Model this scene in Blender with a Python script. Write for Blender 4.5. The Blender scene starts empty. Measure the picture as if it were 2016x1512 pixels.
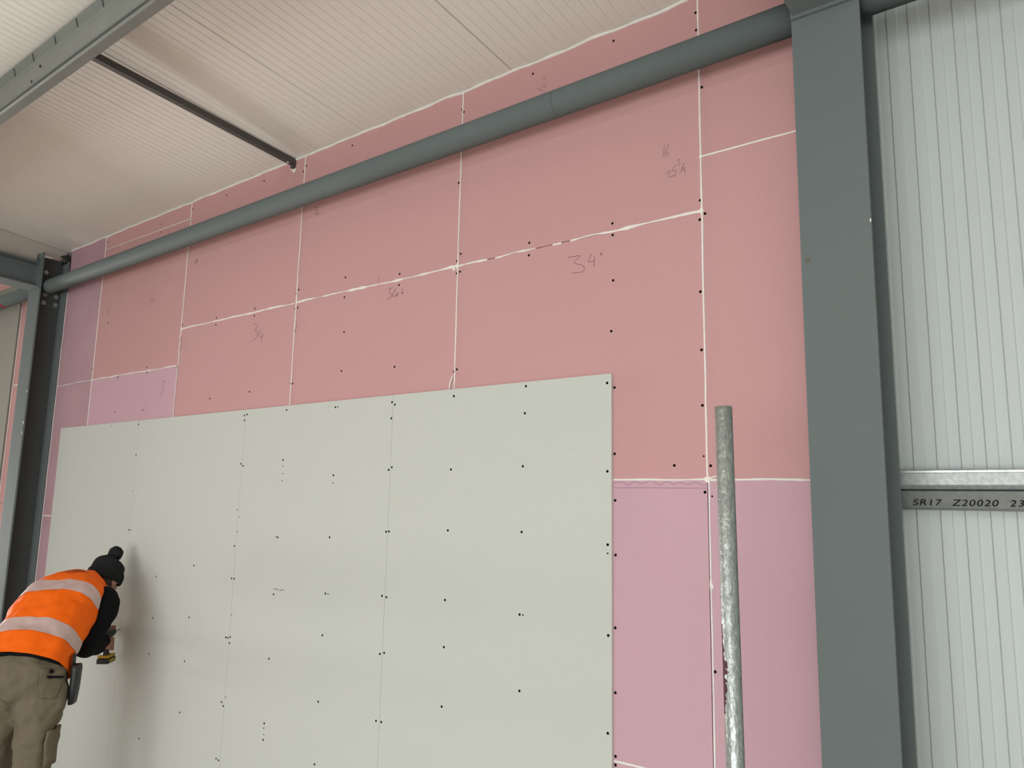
import bpy, bmesh, math, random
from mathutils import Vector, Matrix, noise as mnoise

random.seed(7)
scene = bpy.context.scene
COL = scene.collection
R = math.radians

# ------------------------------------------------------------------ camera
def camera_matrix(loc, yaw, pitch, roll):
    F = Vector((math.sin(yaw)*math.cos(pitch), math.cos(yaw)*math.cos(pitch), math.sin(pitch)))
    Rt = Vector((math.cos(yaw), -math.sin(yaw), 0))
    D = F.cross(Rt)
    c, s = math.cos(roll), math.sin(roll)
    R2 = c*Rt + s*D
    D2 = -s*Rt + c*D
    return Matrix(((R2.x, -D2.x, -F.x, loc[0]), (R2.y, -D2.y, -F.y, loc[1]),
                   (R2.z, -D2.z, -F.z, loc[2]), (0, 0, 0, 1)))
cam_d = bpy.data.cameras.new('camera')
cam_d.sensor_width = 36.0
cam_d.lens = 1502.13/2016*36.0
cam_d.clip_start = 0.05
cam = bpy.data.objects.new('camera', cam_d)
cam.matrix_world = camera_matrix((1.08626, -2.56147, 1.94), -0.652514, 0.155042, -0.018941)
COL.objects.link(cam)
scene.camera = cam

# ------------------------------------------------------------------ light
world = bpy.data.worlds.new('daylight')
scene.world = world
world.use_nodes = True
bg = world.node_tree.nodes['Background']
bg.inputs['Color'].default_value = (0.93, 0.97, 1.0, 1)
bg.inputs['Strength'].default_value = 0.40

def area(name, loc, target, sx, sy, power, color=(1, 1, 1)):
    d = bpy.data.lights.new(name, 'AREA')
    d.shape = 'RECTANGLE'; d.size = sx; d.size_y = sy; d.energy = power; d.color = color
    o = bpy.data.objects.new(name, d); COL.objects.link(o)
    o.location = loc
    o.rotation_euler = (Vector(target)-Vector(loc)).to_track_quat('-Z', 'Y').to_euler()
    return o
# open loading door at the left end of the shed, and the row of roof lights over the middle of the floor
area('front_door_daylight', (0.8, -9.2, 1.35), (-0.6, 0.0, 0.6), 6.0, 2.6, 275, (0.98, 1.0, 1.0))
area('gable_door_daylight', (-20.7, -1.35, 0.70), (-2.0, -1.1, 2.4), 2.2, 1.2, 1650, (1.0, 0.985, 0.96))
area('rooflight_daylight', (-1.5, -6.5, 4.45), (-1.5, -6.0, 0.0), 7.0, 1.4, 110, (0.95, 0.98, 1.0))

vs = scene.view_settings
vs.view_transform = 'Standard'
vs.look = 'None'
vs.gamma = 1.0
vs.use_curve_mapping = False
vs.exposure = 0.32

# ------------------------------------------------------------------ materials
MATS = {}
def mat(name, col, rough=0.6, metal=0.0, var=0.0, vscale=3.0, vcol=None, bump=0.0, bscale=60.0,
        stretch=None, fine=0.0, fscale=200.0, spec=0.5, rvar=0.0):
    m = bpy.data.materials.new(name); m.use_nodes = True
    nt = m.node_tree; N = nt.nodes; L = nt.links
    b = N['Principled BSDF']
    b.inputs['Roughness'].default_value = rough
    b.inputs['Metallic'].default_value = metal
    b.inputs['Specular IOR Level'].default_value = spec
    tc = N.new('ShaderNodeTexCoord'); src = tc.outputs['Object']
    if stretch:
        mp = N.new('ShaderNodeMapping'); mp.inputs['Scale'].default_value = stretch
        L.new(src, mp.inputs['Vector']); src = mp.outputs['Vector']
    cur = None
    def mixin(cur, fac_out, other):
        mx = N.new('ShaderNodeMix'); mx.data_type = 'RGBA'
        L.new(fac_out, mx.inputs[0])
        if cur is None: mx.inputs[6].default_value = (*col, 1)
        else: L.new(cur, mx.inputs[6])
        mx.inputs[7].default_value = (*other, 1)
        return mx.outputs[2]
    def noise_fac(scale, amt, lo=0.35, hi=0.65):
        n = N.new('ShaderNodeTexNoise'); n.inputs['Scale'].default_value = scale
        n.inputs['Detail'].default_value = 4
        L.new(src, n.inputs['Vector'])
        r = N.new('ShaderNodeMapRange'); r.inputs[1].default_value = lo; r.inputs[2].default_value = hi
        r.inputs[3].default_value = 0; r.inputs[4].default_value = amt
        L.new(n.outputs['Fac'], r.inputs[0]); return r.outputs[0]
    if var:
        f = noise_fac(vscale, var)
        cur = mixin(cur, f, vcol or tuple(c*0.7 for c in col))
        if rvar:
            rr = N.new('ShaderNodeMapRange'); rr.inputs[3].default_value = rough; rr.inputs[4].default_value = rough+rvar
            L.new(f, rr.inputs[0]); L.new(rr.outputs[0], b.inputs['Roughness'])
    if fine:
        cur = mixin(cur, noise_fac(fscale, fine), tuple(c*0.6 for c in col))
    if cur is None: b.inputs['Base Color'].default_value = (*col, 1)
    else: L.new(cur, b.inputs['Base Color'])
    if bump:
        n = N.new('ShaderNodeTexNoise'); n.inputs['Scale'].default_value = bscale; n.inputs['Detail'].default_value = 3
        L.new(src, n.inputs['Vector'])
        bp = N.new('ShaderNodeBump'); bp.inputs['Strength'].default_value = bump; bp.inputs['Distance'].default_value = 0.01
        L.new(n.outputs['Fac'], bp.inputs['Height']); L.new(bp.outputs['Normal'], b.inputs['Normal'])
    MATS[name] = m
    return m

mat('pink', (0.60, 0.332, 0.33), 0.85, var=0.35, vscale=1.3, vcol=(0.585, 0.352, 0.34), fine=0.06, fscale=90, spec=0.1)
mat('pink_b', (0.585, 0.325, 0.32), 0.85, var=0.4, vscale=1.6, vcol=(0.60, 0.34, 0.325), fine=0.06, fscale=90, spec=0.1)
mat('lilac', (0.60, 0.38, 0.43), 0.85, var=0.35, vscale=1.5, vcol=(0.61, 0.39, 0.43), fine=0.06, fscale=90, spec=0.1)
mat('lilac_worn', (0.49, 0.30, 0.335), 0.85, var=0.5, vscale=4.0, vcol=(0.55, 0.36, 0.385), fine=0.08, fscale=90, spec=0.1)
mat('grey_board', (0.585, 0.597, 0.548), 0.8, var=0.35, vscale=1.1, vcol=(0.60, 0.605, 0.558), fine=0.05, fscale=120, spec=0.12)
mat('board_core', (0.72, 0.70, 0.66), 0.9)
mat('backing', (0.20, 0.19, 0.18), 0.9)
mat('filler', (0.86, 0.82, 0.77), 0.7, bump=0.3, bscale=90)
mat('shaded_board', (0.235, 0.225, 0.185), 0.85, var=0.3, vscale=2.0)  # grey sheet of the next bay, its dimness put into the colour
mat('screw', (0.006, 0.005, 0.005), 0.9, spec=0.05)
mat('pencil', (0.13, 0.085, 0.08), 0.8)
mat('pencil_violet', (0.30, 0.14, 0.30), 0.8)
mat('roof_white', (0.80, 0.755, 0.685), 0.55, var=0.15, vscale=0.8, vcol=(0.77, 0.73, 0.67), spec=0.35)
mat('seam_dark', (0.03, 0.03, 0.03), 0.8)
mat('clad', (0.565, 0.605, 0.59), 0.5, var=0.1, vscale=1.0, vcol=(0.545, 0.58, 0.565), spec=0.4)
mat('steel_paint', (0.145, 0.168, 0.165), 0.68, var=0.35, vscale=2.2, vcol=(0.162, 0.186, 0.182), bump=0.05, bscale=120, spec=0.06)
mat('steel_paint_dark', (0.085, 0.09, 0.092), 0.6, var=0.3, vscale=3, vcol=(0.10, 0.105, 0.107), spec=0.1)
mat('blocker', (0.50, 0.455, 0.40), 0.8, var=0.2, vscale=4)
mat('stain', (0.12, 0.115, 0.085), 0.8)
mat('bolt_zinc', (0.45, 0.45, 0.43), 0.4, 0.7)
mat('galv', (0.42, 0.45, 0.44), 0.38, 0.85, var=0.8, vscale=45, vcol=(0.30, 0.325, 0.32), spec=0.5, rvar=0.12)
mat('galv_purlin', (0.27, 0.29, 0.265), 0.42, 0.6, var=0.4, vscale=9, vcol=(0.22, 0.24, 0.22), spec=0.5)
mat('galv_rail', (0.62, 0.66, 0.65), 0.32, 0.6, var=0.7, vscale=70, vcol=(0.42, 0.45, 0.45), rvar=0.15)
mat('galv_shaded', (0.30, 0.312, 0.30), 0.5, 0.55, var=0.6, vscale=60, vcol=(0.22, 0.23, 0.22))  # darker copy of the rail steel, standing in for shade on the lower flange
mat('dark_strut', (0.085, 0.08, 0.072), 0.55, 0.3, var=0.4, vscale=12)
mat('tube_galv', (0.55, 0.585, 0.555), 0.30, 0.85, var=0.75, vscale=85, vcol=(0.22, 0.24, 0.22), stretch=(1.0, 1.0, 0.5), fine=0.8, fscale=210, bump=0.3, bscale=120, rvar=0.2)
mat('tube_inside', (0.05, 0.05, 0.05), 0.8)
mat('maroon', (0.075, 0.014, 0.02), 0.6)
mat('concrete', (0.55, 0.515, 0.46), 0.8, var=0.5, vscale=0.8, vcol=(0.48, 0.45, 0.41), fine=0.2, fscale=20)
mat('tarmac', (0.16, 0.16, 0.155), 0.9, var=0.4, vscale=0.5)
mat('ink', (0.008, 0.008, 0.008), 0.8, spec=0.1)
mat('hi_vis', (1.0, 0.155, 0.003), 0.75, var=0.25, vscale=6, vcol=(0.92, 0.10, 0.003), bump=0.25, bscale=25, spec=0.2)
mat('reflective', (0.60, 0.43, 0.40), 0.5, var=0.3, vscale=60, vcol=(0.52, 0.37, 0.34), fine=0.25, fscale=160)
mat('reflective_end', (0.30, 0.32, 0.30), 0.5)
mat('black_knit', (0.008, 0.008, 0.009), 0.95, bump=0.4, bscale=90, spec=0.1)
mat('beanie', (0.022, 0.023, 0.024), 0.95, bump=0.5, bscale=120, spec=0.1)
mat('khaki', (0.175, 0.145, 0.10), 0.9, var=0.4, vscale=5, vcol=(0.15, 0.123, 0.084), bump=0.3, bscale=14, spec=0.15)
mat('khaki_patch', (0.165, 0.136, 0.094), 0.9, bump=0.2, bscale=30, spec=0.15)
mat('skin', (0.40, 0.20, 0.145), 0.55, var=0.3, vscale=14, vcol=(0.34, 0.15, 0.11))
mat('leather_black', (0.018, 0.018, 0.019), 0.45)
mat('boot', (0.09, 0.06, 0.035), 0.7)
mat('sole', (0.02, 0.02, 0.02), 0.8)
mat('tool_yellow', (0.55, 0.34, 0.02), 0.45)
mat('tool_black', (0.025, 0.025, 0.025), 0.5)
mat('tool_steel', (0.35, 0.33, 0.30), 0.35, 0.9)
mat('red_tape', (0.36, 0.015, 0.025), 0.95, spec=0.0)
mat('eye_white', (0.8, 0.78, 0.75), 0.3)
mat('hair', (0.025, 0.016, 0.01), 0.7)

# ------------------------------------------------------------------ helpers
def link(name, me, m, parent=None, smooth=False):
    if m: me.materials.append(MATS[m])
    if smooth:
        for f in me.polygons: f.use_smooth = True
    o = bpy.data.objects.new(name, me); COL.objects.link(o)
    if parent is not None:
        o.parent = parent
        o.matrix_parent_inverse = Matrix.Translation(-abs_loc(parent))
    return o
def abs_loc(o):
    l = Vector(o.location)
    if o.parent is not None:
        l = l + 0*l
    return l
def pyd(name, verts, faces, m, parent=None, smooth=False):
    me = bpy.data.meshes.new(name)
    me.from_pydata([tuple(v) for v in verts], [], faces); me.update()
    return link(name, me, m, parent, smooth)
def bmo(name, bm, m, parent=None, smooth=False):
    bmesh.ops.recalc_face_normals(bm, faces=bm.faces)
    me = bpy.data.meshes.new(name); bm.to_mesh(me); bm.free()
    return link(name, me, m, parent, smooth)
def tag(o, label, cat=None, group=None, kind=None):
    o['label'] = label
    if cat: o['category'] = cat
    if group: o['group'] = group
    if kind: o['kind'] = kind
    return o
def struct(o):
    o['kind'] = 'structure'; return o
def root(name, loc, label, cat, group=None):
    e = bpy.data.objects.new(name, None); COL.objects.link(e); e.location = loc
    e.empty_display_size = 0.1
    return tag(e, label, cat, group)
def add_box(bm, x0, x1, y0, y1, z0, z1, bev=0.0):
    vs = [bm.verts.new(p) for p in ((x0,y0,z0),(x1,y0,z0),(x1,y1,z0),(x0,y1,z0),(x0,y0,z1),(x1,y0,z1),(x1,y1,z1),(x0,y1,z1))]
    fs = [bm.faces.new([vs[i] for i in q]) for q in ((0,3,2,1),(4,5,6,7),(0,1,5,4),(1,2,6,5),(2,3,7,6),(3,0,4,7))]
    if bev:
        es = set(e for f in fs for e in f.edges)
        bmesh.ops.bevel(bm, geom=list(es), offset=bev, segments=2, affect='EDGES', profile=0.6)
def box(name, dims, m, parent=None, bev=0.0):
    bm = bmesh.new(); add_box(bm, *dims, bev=bev)
    return bmo(name, bm, m, parent)
def frame_of(d):
    d = d.normalized()
    a = Vector((0, 0, 1)) if abs(d.z) < 0.9 else Vector((1, 0, 0))
    u = d.cross(a).normalized(); v = d.cross(u).normalized()
    return u, v
def add_tube(bm, pts, radii, seg=16, cap=True):
    pts = [Vector(p) for p in pts]
    rings = []
    for i, p in enumerate(pts):
        d = (pts[min(i+1, len(pts)-1)]-pts[max(i-1, 0)])
        if i == 0: u, v = frame_of(d)
        else:
            dn = d.normalized(); u = (u-dn*u.dot(dn)).normalized(); v = dn.cross(u)
        r = radii[i] if hasattr(radii, '__len__') else radii
        rings.append([bm.verts.new(p+u*r*math.cos(2*math.pi*k/seg)+v*r*math.sin(2*math.pi*k/seg)) for k in range(seg)])
    for a, b in zip(rings, rings[1:]):
        for k in range(seg):
            bm.faces.new((a[k], a[(k+1) % seg], b[(k+1) % seg], b[k]))
    if cap:
        bm.faces.new(rings[0][::-1]); bm.faces.new(rings[-1])
def tube(name, pts, radii, m, parent=None, seg=16, cap=True, smooth=True):
    bm = bmesh.new(); add_tube(bm, pts, radii, seg, cap)
    o = bmo(name, bm, m, parent, smooth)
    return o
def add_profile(bm, prof, x0, x1, closed=True):
    """prof: list of (y,z); extruded along X"""
    a = [bm.verts.new((x0, y, z)) for y, z in prof]; b = [bm.verts.new((x1, y, z)) for y, z in prof]
    n = len(prof)
    for k in range(n if closed else n-1):
        bm.faces.new((a[k], a[(k+1) % n], b[(k+1) % n], b[k]))
    if closed:
        bm.faces.new(a[::-1]); bm.faces.new(b)
def sheet_profile(pts, t):
    """thin folded sheet: closed profile from an open polyline"""
    P = [Vector(p) for p in pts]; n = len(P); off = []
    for i in range(n):
        d = (P[min(i+1, n-1)]-P[max(i-1, 0)]).normalized()
        off.append(P[i]+Vector((-d.y, d.x))*t)
    return [tuple(p) for p in P]+[tuple(p) for p in off[::-1]]
def add_ellipsoid(bm, c, ax, r, seg=20, rings=12):
    """ax: three unit vectors, r: radii"""
    M = Matrix(((ax[0].x*r[0], ax[1].x*r[1], ax[2].x*r[2], c[0]), (ax[0].y*r[0], ax[1].y*r[1], ax[2].y*r[2], c[1]),
                (ax[0].z*r[0], ax[1].z*r[1], ax[2].z*r[2], c[2]), (0, 0, 0, 1)))
    bmesh.ops.create_uvsphere(bm, u_segments=seg, v_segments=rings, radius=1.0, matrix=M)

# ------------------------------------------------------------------ setting
ROOF = math.tan(R(6.0)); EAVE = 3.905
def roof_z(y): return EAVE - y*ROOF

struct(box('floor', (-21.5, 4.0, -9.5, 0.17, -0.15, 0.0), 'concrete'))
g = box('ground', (-60, 60, -60, 60, -0.4, -0.16), 'tarmac'); struct(g)

# pink party wall -----------------------------------------------------------
wall = struct(box('wall_back', (-21.0, 0.405, 0.0135, 0.12, 0.0, 3.90), 'backing'))
TOP = 3.903
def sid(z): return z+1.94
boards = []      # (object, x0,x1,z0,z1, layer)
def board(x0, x1, z0, z1, m, layer=0, label=None):
    g = 0.0015 if layer == 0 else 0.0007
    y = -0.0005*random.random()
    t0, t1 = (y, 0.013) if layer == 0 else (-0.0135+y*0.4, -0.0008)
    nm = 'pink_plasterboard' if layer == 0 else 'grey_plasterboard'
    bm = bmesh.new(); add_box(bm, x0+g, x1-g, t0, t1, z0+g, z1-g)
    if layer == 1:
        # white paper-wrapped core shows on the sheet edges
        pass
    o = bmo(nm, bm, m, wall)
    if label: o['label'] = label
    boards.append((o, x0, x1, z0, z1, layer))
    return o
XL = -5.393
for x0, x1, zs, ms in (
    (XL, -4.8, (0.0, sid(-0.16), sid(0.842), TOP), ('lilac_worn', 'lilac_worn', 'lilac_worn')),
    (-4.8, -3.6, (0.0, sid(0.845), sid(1.845), TOP), ('lilac', 'pink_b', 'pink')),
    (-3.6, -2.4, (0.0, sid(1.085), TOP), ('pink', 'pink_b')),
    (-2.4, -1.2, (0.0, sid(1.085), TOP), ('pink', 'pink_b')),
    (-1.2, 0.0, (0.0, sid(-0.909), sid(0.095), sid(1.085), TOP), ('lilac', 'lilac', 'pink', 'pink_b')),
    (0.0, 0.404, (0.0, sid(0.095), sid(1.298), TOP), ('lilac', 'pink', 'pink_b')),
    (-6.28, -5.603, (0.0, sid(-0.08), sid(0.92), TOP), ('pink', 'pink_b', 'pink_b')),
    (-7.48, -6.28, (0.0, sid(0.92), TOP), ('pink', 'pink_b')),
    (-9.88, -7.48, (0.0, sid(0.92), TOP), ('pink', 'pink_b')),
    (-12.28, -9.88, (0.0, sid(0.92), TOP), ('pink', 'pink_b')),
    (-14.68, -12.28, (0.0, sid(0.92), TOP), ('pink', 'pink_b')),
    (-17.08, -14.68, (0.0, sid(0.92), TOP), ('pink', 'pink_b')),
    (-19.48, -17.08, (0.0, sid(0.92), TOP), ('pink', 'pink_b')),
):
    for k, m in enumerate(ms):
        board(x0, x1, zs[k], zs[k+1], m)
GT = 0.505+1.94
for x0, x1, lab in ((-1.578, -0.378, None), (-2.79, -1.578, None), (-4.005, -2.79, None), (-5.205, -4.005, None)):
    o = board(x0, x1, 0.03, GT, 'grey_board', 1, 'grey plasterboard sheet laid over the pink boards')
board(-8.70, -6.297, 0.03, 3.78, 'shaded_board', 1, 'grey sheet in the next bay with shade put into its colour')

# cut edge of the outermost grey sheet shows its pale core
box('sheet_edge', (-0.3795, -0.3777, -0.0132, -0.001, 0.032, GT-0.002), 'board_core', wall)

# filler beads along the joints
def bead(pts, w, y=-0.001, name='filler_bead', h=0.0025, jag=0.35, gaps=(), blobs=(), step=0.022):
    """pts: start and end (x,z) on the wall"""
    a, b = Vector(pts[0]), Vector(pts[1]); d = b-a; L = d.length; d.normalize(); nrm = Vector((-d.y, d.x))
    n = max(3, int(L/step)); sd = random.random()*100
    bm = bmesh.new(); prev = None
    for i in range(n+1):
        s = L*i/n; f = i/n
        ww = w*(1+jag*(mnoise.noise((s*9, sd, 0))*1.3+mnoise.noise((s*40, sd, 5))*0.9))
        for bs, br in blobs:
            if abs(s-bs) < br: ww += w*1.1*(1-abs(s-bs)/br)
        ww = max(ww, w*0.25)
        off = w*0.45*mnoise.noise((s*7, sd, 9))*(jag/0.35)
        skip = any(g0 <= f <= g1 for g0, g1 in gaps)
        if skip: prev = None; continue
        c = a+d*s+nrm*off
        ring = []
        for q, hh in ((-0.5, 0.0), (-0.25, 0.8), (0.25, 1.0), (0.5, 0.0)):
            p = c+nrm*ww*q
            ring.append(bm.verts.new((p.x, y-h*hh, p.y)))
        if prev:
            for k in range(3):
                bm.faces.new((prev[k], prev[k+1], ring[k+1], ring[k]))
        prev = ring
    return bmo(name, bm, 'filler', wall, True)
def blob(x, z, r, y=-0.001):
    bm = bmesh.new(); n = 14; sd = random.random()*50
    c = bm.verts.new((x, y-0.004, z)); ring = []
    for k in range(n):
        a = 2*math.pi*k/n; rr = r*(0.7+0.8*abs(mnoise.noise((math.cos(a)*2, math.sin(a)*2, sd))))
        ring.append(bm.verts.new((x+rr*math.cos(a), y, z+rr*math.sin(a))))
    for k in range(n): bm.faces.new((c, ring[k], ring[(k+1) % n]))
    return bmo('filler_blob', bm, 'filler', wall, True)
PZ = GT-0.02
bead(((0, 2.04), (0, TOP)), 0.0068, jag=0.18); bead(((0.006, 0.0), (0.006, 2.03)), 0.0062, jag=0.2, blobs=((1.68, 0.012),))
bead(((-1.2, PZ), (-1.2, TOP)), 0.0055, jag=0.3, blobs=((0.08, 0.02), (0.6, 0.03)))
bead(((-2.4, PZ), (-2.4, TOP)), 0.0056, jag=0.3, blobs=((0.5, 0.02), (0.45, 0.02), (0.62, 0.02)))
bead(((-3.6, 2.785), (-3.6, TOP)), 0.0062, jag=0.3); bead(((-3.605, PZ), (-3.605, 2.785)), 0.0035, jag=0.4)
bead(((-4.8, PZ), (-4.8, TOP)), 0.0066, jag=0.3)
bead(((-3.592, 3.026), (-2.41, 3.026)), 0.0068, jag=0.5, blobs=((0.75, 0.03), (0.95, 0.03)))
bead(((-2.4, 3.026), (-1.2, 3.026)), 0.0075, jag=0.55, blobs=((0.47, 0.03), (0.55, 0.03), (0.8, 0.04), (1.15, 0.03)))
bead(((-1.2, 3.026), (0.0, 3.026)), 0.0078, jag=0.6, gaps=((0.165, 0.18), (0.38, 0.43), (0.49, 0.505), (0.575, 0.585)), blobs=((0.9, 0.05),))
bead(((-4.8, 2.787), (-3.615, 2.785)), 0.0072, jag=0.45); bead(((XL, 2.783), (-4.8, 2.787)), 0.006, jag=0.4)
bead(((-4.79, 3.79), (-3.61, 3.782)), 0.0055, jag=0.3); bead(((-4.545, 3.77), (-4.545, 3.79)), 0.006, jag=0.2)
bead(((XL, 1.78), (-5.2, 1.78)), 0.008, jag=0.3)
bead(((0.0, 3.238), (0.404, 3.238)), 0.0068, jag=0.3)
bead(((-0.376, 2.035), (0.0, 2.035)), 0.0072, jag=0.25); bead(((0.0, 2.034), (0.404, 2.035)), 0.0075, jag=0.35)
bead(((-0.376, 1.031), (0.0, 1.031)), 0.0075, jag=0.25)
bead(((XL-0.0, 3.898), (0.404, 3.898)), 0.0115, h=0.008, jag=0.5)
bead(((XL+0.002, 0.0), (XL+0.002, 3.55)), 0.007, jag=0.35)
bead(((-6.28, 0.0), (-6.28, 3.6)), 0.009, jag=0.3); bead(((-6.28, 2.86), (-5.61, 2.86)), 0.007, jag=0.3)
for x, z, r in ((-0.002, 3.026, 0.010), (0.0, 2.036, 0.012), (-1.205, 3.025, 0.013), (-1.225, 3.018, 0.010), (-2.4, 3.026, 0.008),
                (-3.6, 3.02, 0.012), (-3.602, 2.98, 0.010), (-4.8, 2.786, 0.012), (-2.5, 3.835, 0.018), (-2.52, 3.85, 0.014),
                (0.008, 1.67, 0.008), (0.0, 3.238, 0.008), (-1.2, 3.895, 0.012), (-2.4, 3.895, 0.012)):
    blob(x, z, r)
# stray curls of filler
tube('filler_curl', [(-1.205, -0.004, 2.51), (-1.213, -0.006, 2.495), (-1.222, -0.006, 2.47), (-1.224, -0.004, 2.445)], 0.0035, 'filler', wall, 8)
tube('filler_curl', [(-3.604, -0.004, 2.97), (-3.588, -0.006, 2.94), (-3.592, -0.006, 2.90), (-3.604, -0.004, 2.87)], 0.0035, 'filler', wall, 8)
tube('filler_curl', [(-2.40, -0.004, 2.915), (-2.388, -0.006, 2.91), (-2.392, -0.006, 2.87), (-2.404, -0.004, 2.845)], 0.003, 'filler', wall, 8)
tube('filler_curl', [(0.004, -0.004, 2.037), (0.03, -0.006, 2.045), (0.06, -0.004, 2.05)], 0.003, 'filler', wall, 8)

# screws ---------------------------------------------------------------------
PINK = [(-0.786, 3.848), (-0.372, 3.852), (-0.009, 3.833), (-0.008, 3.759), (0.01, 3.515), (-1.211, 3.437), (-0.006, 3.067), (0.012, 3.011), (-0.009, 2.992), (-0.379, 3.057), (-0.378, 3.008), (-0.791, 3.057), (-1.204, 3.806), (-1.192, 3.791), (-0.792, 3.001), (-0.376, 2.82), (-0.385, 2.615), (-0.012, 2.717), (-0.012, 2.5), (-0.013, 2.298), (-1.185, 3.082), (-1.207, 3.051), (-1.207, 2.991), (-1.187, 2.996), (-1.205, 2.527), (-1.187, 2.536), (-0.371, 2.39), (-1.996, 3.848), (-2.389, 3.835), (-2.413, 3.806), (-2.793, 3.845), (-3.192, 3.85), (-3.584, 3.845), (-3.606, 3.765), (-3.608, 3.563), (-2.386, 3.099), (-2.406, 3.079), (-2.385, 2.995), (-2.407, 2.994), (-1.993, 3.104), (-1.585, 3.053), (-1.586, 2.997), (-1.993, 2.996), (-1.981, 2.808), (-1.985, 2.601), (-1.593, 2.586), (-3.196, 3.046), (-3.196, 3.001), (-2.794, 3.048), (-2.793, 3.004), (-3.591, 3.052), (-2.407, 2.568), (-2.387, 2.567), (-3.596, 2.975), (-3.613, 2.773), (-3.197, 2.538), (-4.005, 2.516), (-4.396, 2.527), (-4.401, 2.773), (-4.002, 2.808), (-3.998, 2.772), (-4.82, 2.874), (-4.64, 3.201), (-3.985, 3.825), (-3.981, 3.766), (-4.782, 3.854), (-2.787, 2.551), (-0.371, 2.134), (-0.369, 1.958), (-0.368, 1.756), (-0.37, 1.493), (-0.37, 1.265), (-0.37, 1.047), (-0.37, 1.018), (-0.125, 2.086), (0.013, 2.083), (-0.012, 2.117), (-0.01, 1.991), (0.016, 1.977), (0.013, 1.392)]
GREY = [(-0.787, 2.426), (-1.189, 2.412), (-0.396, 2.408), (-0.79, 2.312), (-0.796, 2.092), (-1.193, 2.083), (-1.2, 1.817), (-0.797, 1.825), (-1.204, 1.52), (-0.8, 1.499), (-0.783, 1.499), (-1.202, 1.324), (-0.795, 1.208), (-1.204, 1.081), (-0.395, 2.067), (-0.394, 1.793), (-0.394, 1.761), (-0.392, 1.465), (-0.394, 1.124), (-1.586, 2.41), (-1.565, 2.397), (-1.586, 2.332), (-1.568, 2.098), (-1.589, 2.086), (-1.588, 1.797), (-1.569, 1.799), (-1.597, 1.504), (-1.567, 1.501), (-1.594, 1.246), (-1.566, 1.254), (-1.6, 0.954), (-1.566, 0.955), (-2.0, 2.411), (-1.98, 2.412), (-2.408, 2.42), (-2.799, 2.411), (-2.774, 2.416), (-2.796, 2.384), (-2.8, 2.134), (-2.778, 2.122), (-2.803, 1.875), (-2.78, 1.836), (-2.785, 1.754), (-2.805, 1.673), (-2.809, 1.495), (-2.784, 1.496), (-2.822, 1.177), (-2.805, 1.176), (-2.781, 1.183), (-2.784, 1.151), (-2.783, 1.302), (-2.817, 0.837), (-2.799, 0.819), (-2.783, 0.868), (-2.829, 0.544), (-2.806, 0.54), (-2.41, 2.149), (-2.408, 2.115), (-2.406, 2.075), (-2.407, 2.037), (-1.987, 2.063), (-1.986, 2.024), (-2.413, 1.737), (-2.427, 1.739), (-1.991, 1.755), (-2.417, 1.442), (-2.413, 1.469), (-2.396, 1.471), (-2.378, 1.468), (-2.36, 1.467), (-2.34, 1.471), (-1.999, 1.481), (-1.979, 1.48), (-2.005, 1.281), (-2.421, 1.116), (-2.009, 0.97), (-2.425, 0.796), (-2.427, 0.773), (-2.423, 0.742), (-2.425, 0.716), (-2.011, 0.684), (-4.017, 2.417), (-4.404, 2.423), (-4.012, 2.21), (-4.013, 1.973), (-4.018, 1.72), (-3.995, 1.72), (-3.201, 1.541), (-3.616, 1.449), (-3.208, 1.245), (-3.615, 1.2), (-3.218, 0.997), (-3.622, 0.985), (-3.224, 0.713), (-3.65, 0.492)]
SMALL = {(-2.408, 2.115), (-2.406, 2.075), (-2.407, 2.037), (-1.986, 2.024), (-2.427, 1.739), (-2.413, 1.469), (-2.396, 1.471), (-2.378, 1.468), (-2.36, 1.467), (-2.34, 1.471), (-1.979, 1.48), (-0.783, 1.499), (-2.427, 0.773), (-2.423, 0.742), (-1.98, 2.412), (-2.803, 1.875), (-2.78, 1.836), (-2.785, 1.754), (-0.394, 1.761), (-0.012, 2.117), (0.016, 1.977), (-2.783, 1.302), (-2.783, 0.868), (-4.006, 2.21), (-4.013, 1.973), (-4.404, 2.423)}
def screw_mesh(r):
    bm = bmesh.new(); n = 10
    rings = []
    for rr, yy in ((r, 0.0), (r, -0.0008), (r*0.62, -0.0009), (r*0.3, -0.0002)):
        rings.append([bm.verts.new((rr*math.cos(2*math.pi*k/n), yy, rr*math.sin(2*math.pi*k/n))) for k in range(n)])
    for a, b in zip(rings, rings[1:]):
        for k in range(n): bm.faces.new((a[k], a[(k+1) % n], b[(k+1) % n], b[k]))
    bm.faces.new(rings[-1])
    bmesh.ops.recalc_face_normals(bm, faces=bm.faces)
    me = bpy.data.meshes.new('screw'); bm.to_mesh(me); bm.free(); me.materials.append(MATS['screw']); return me
SM, SS = screw_mesh(0.0054), screw_mesh(0.0034)
def put_screws(lst, layer, y):
    for x, z in lst:
        par = None
        for o, x0, x1, z0, z1, l in boards:
            if l == layer and x0 <= x <= x1 and z0 <= z <= z1: par = o
        if par is None: continue
        s = bpy.data.objects.new('screw', SS if (x, z) in SMALL else SM)
        COL.objects.link(s); s.location = (x, y, z); s.parent = par
put_screws(PINK, 0, -0.0004); put_screws(GREY, 1, -0.0136)

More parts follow.
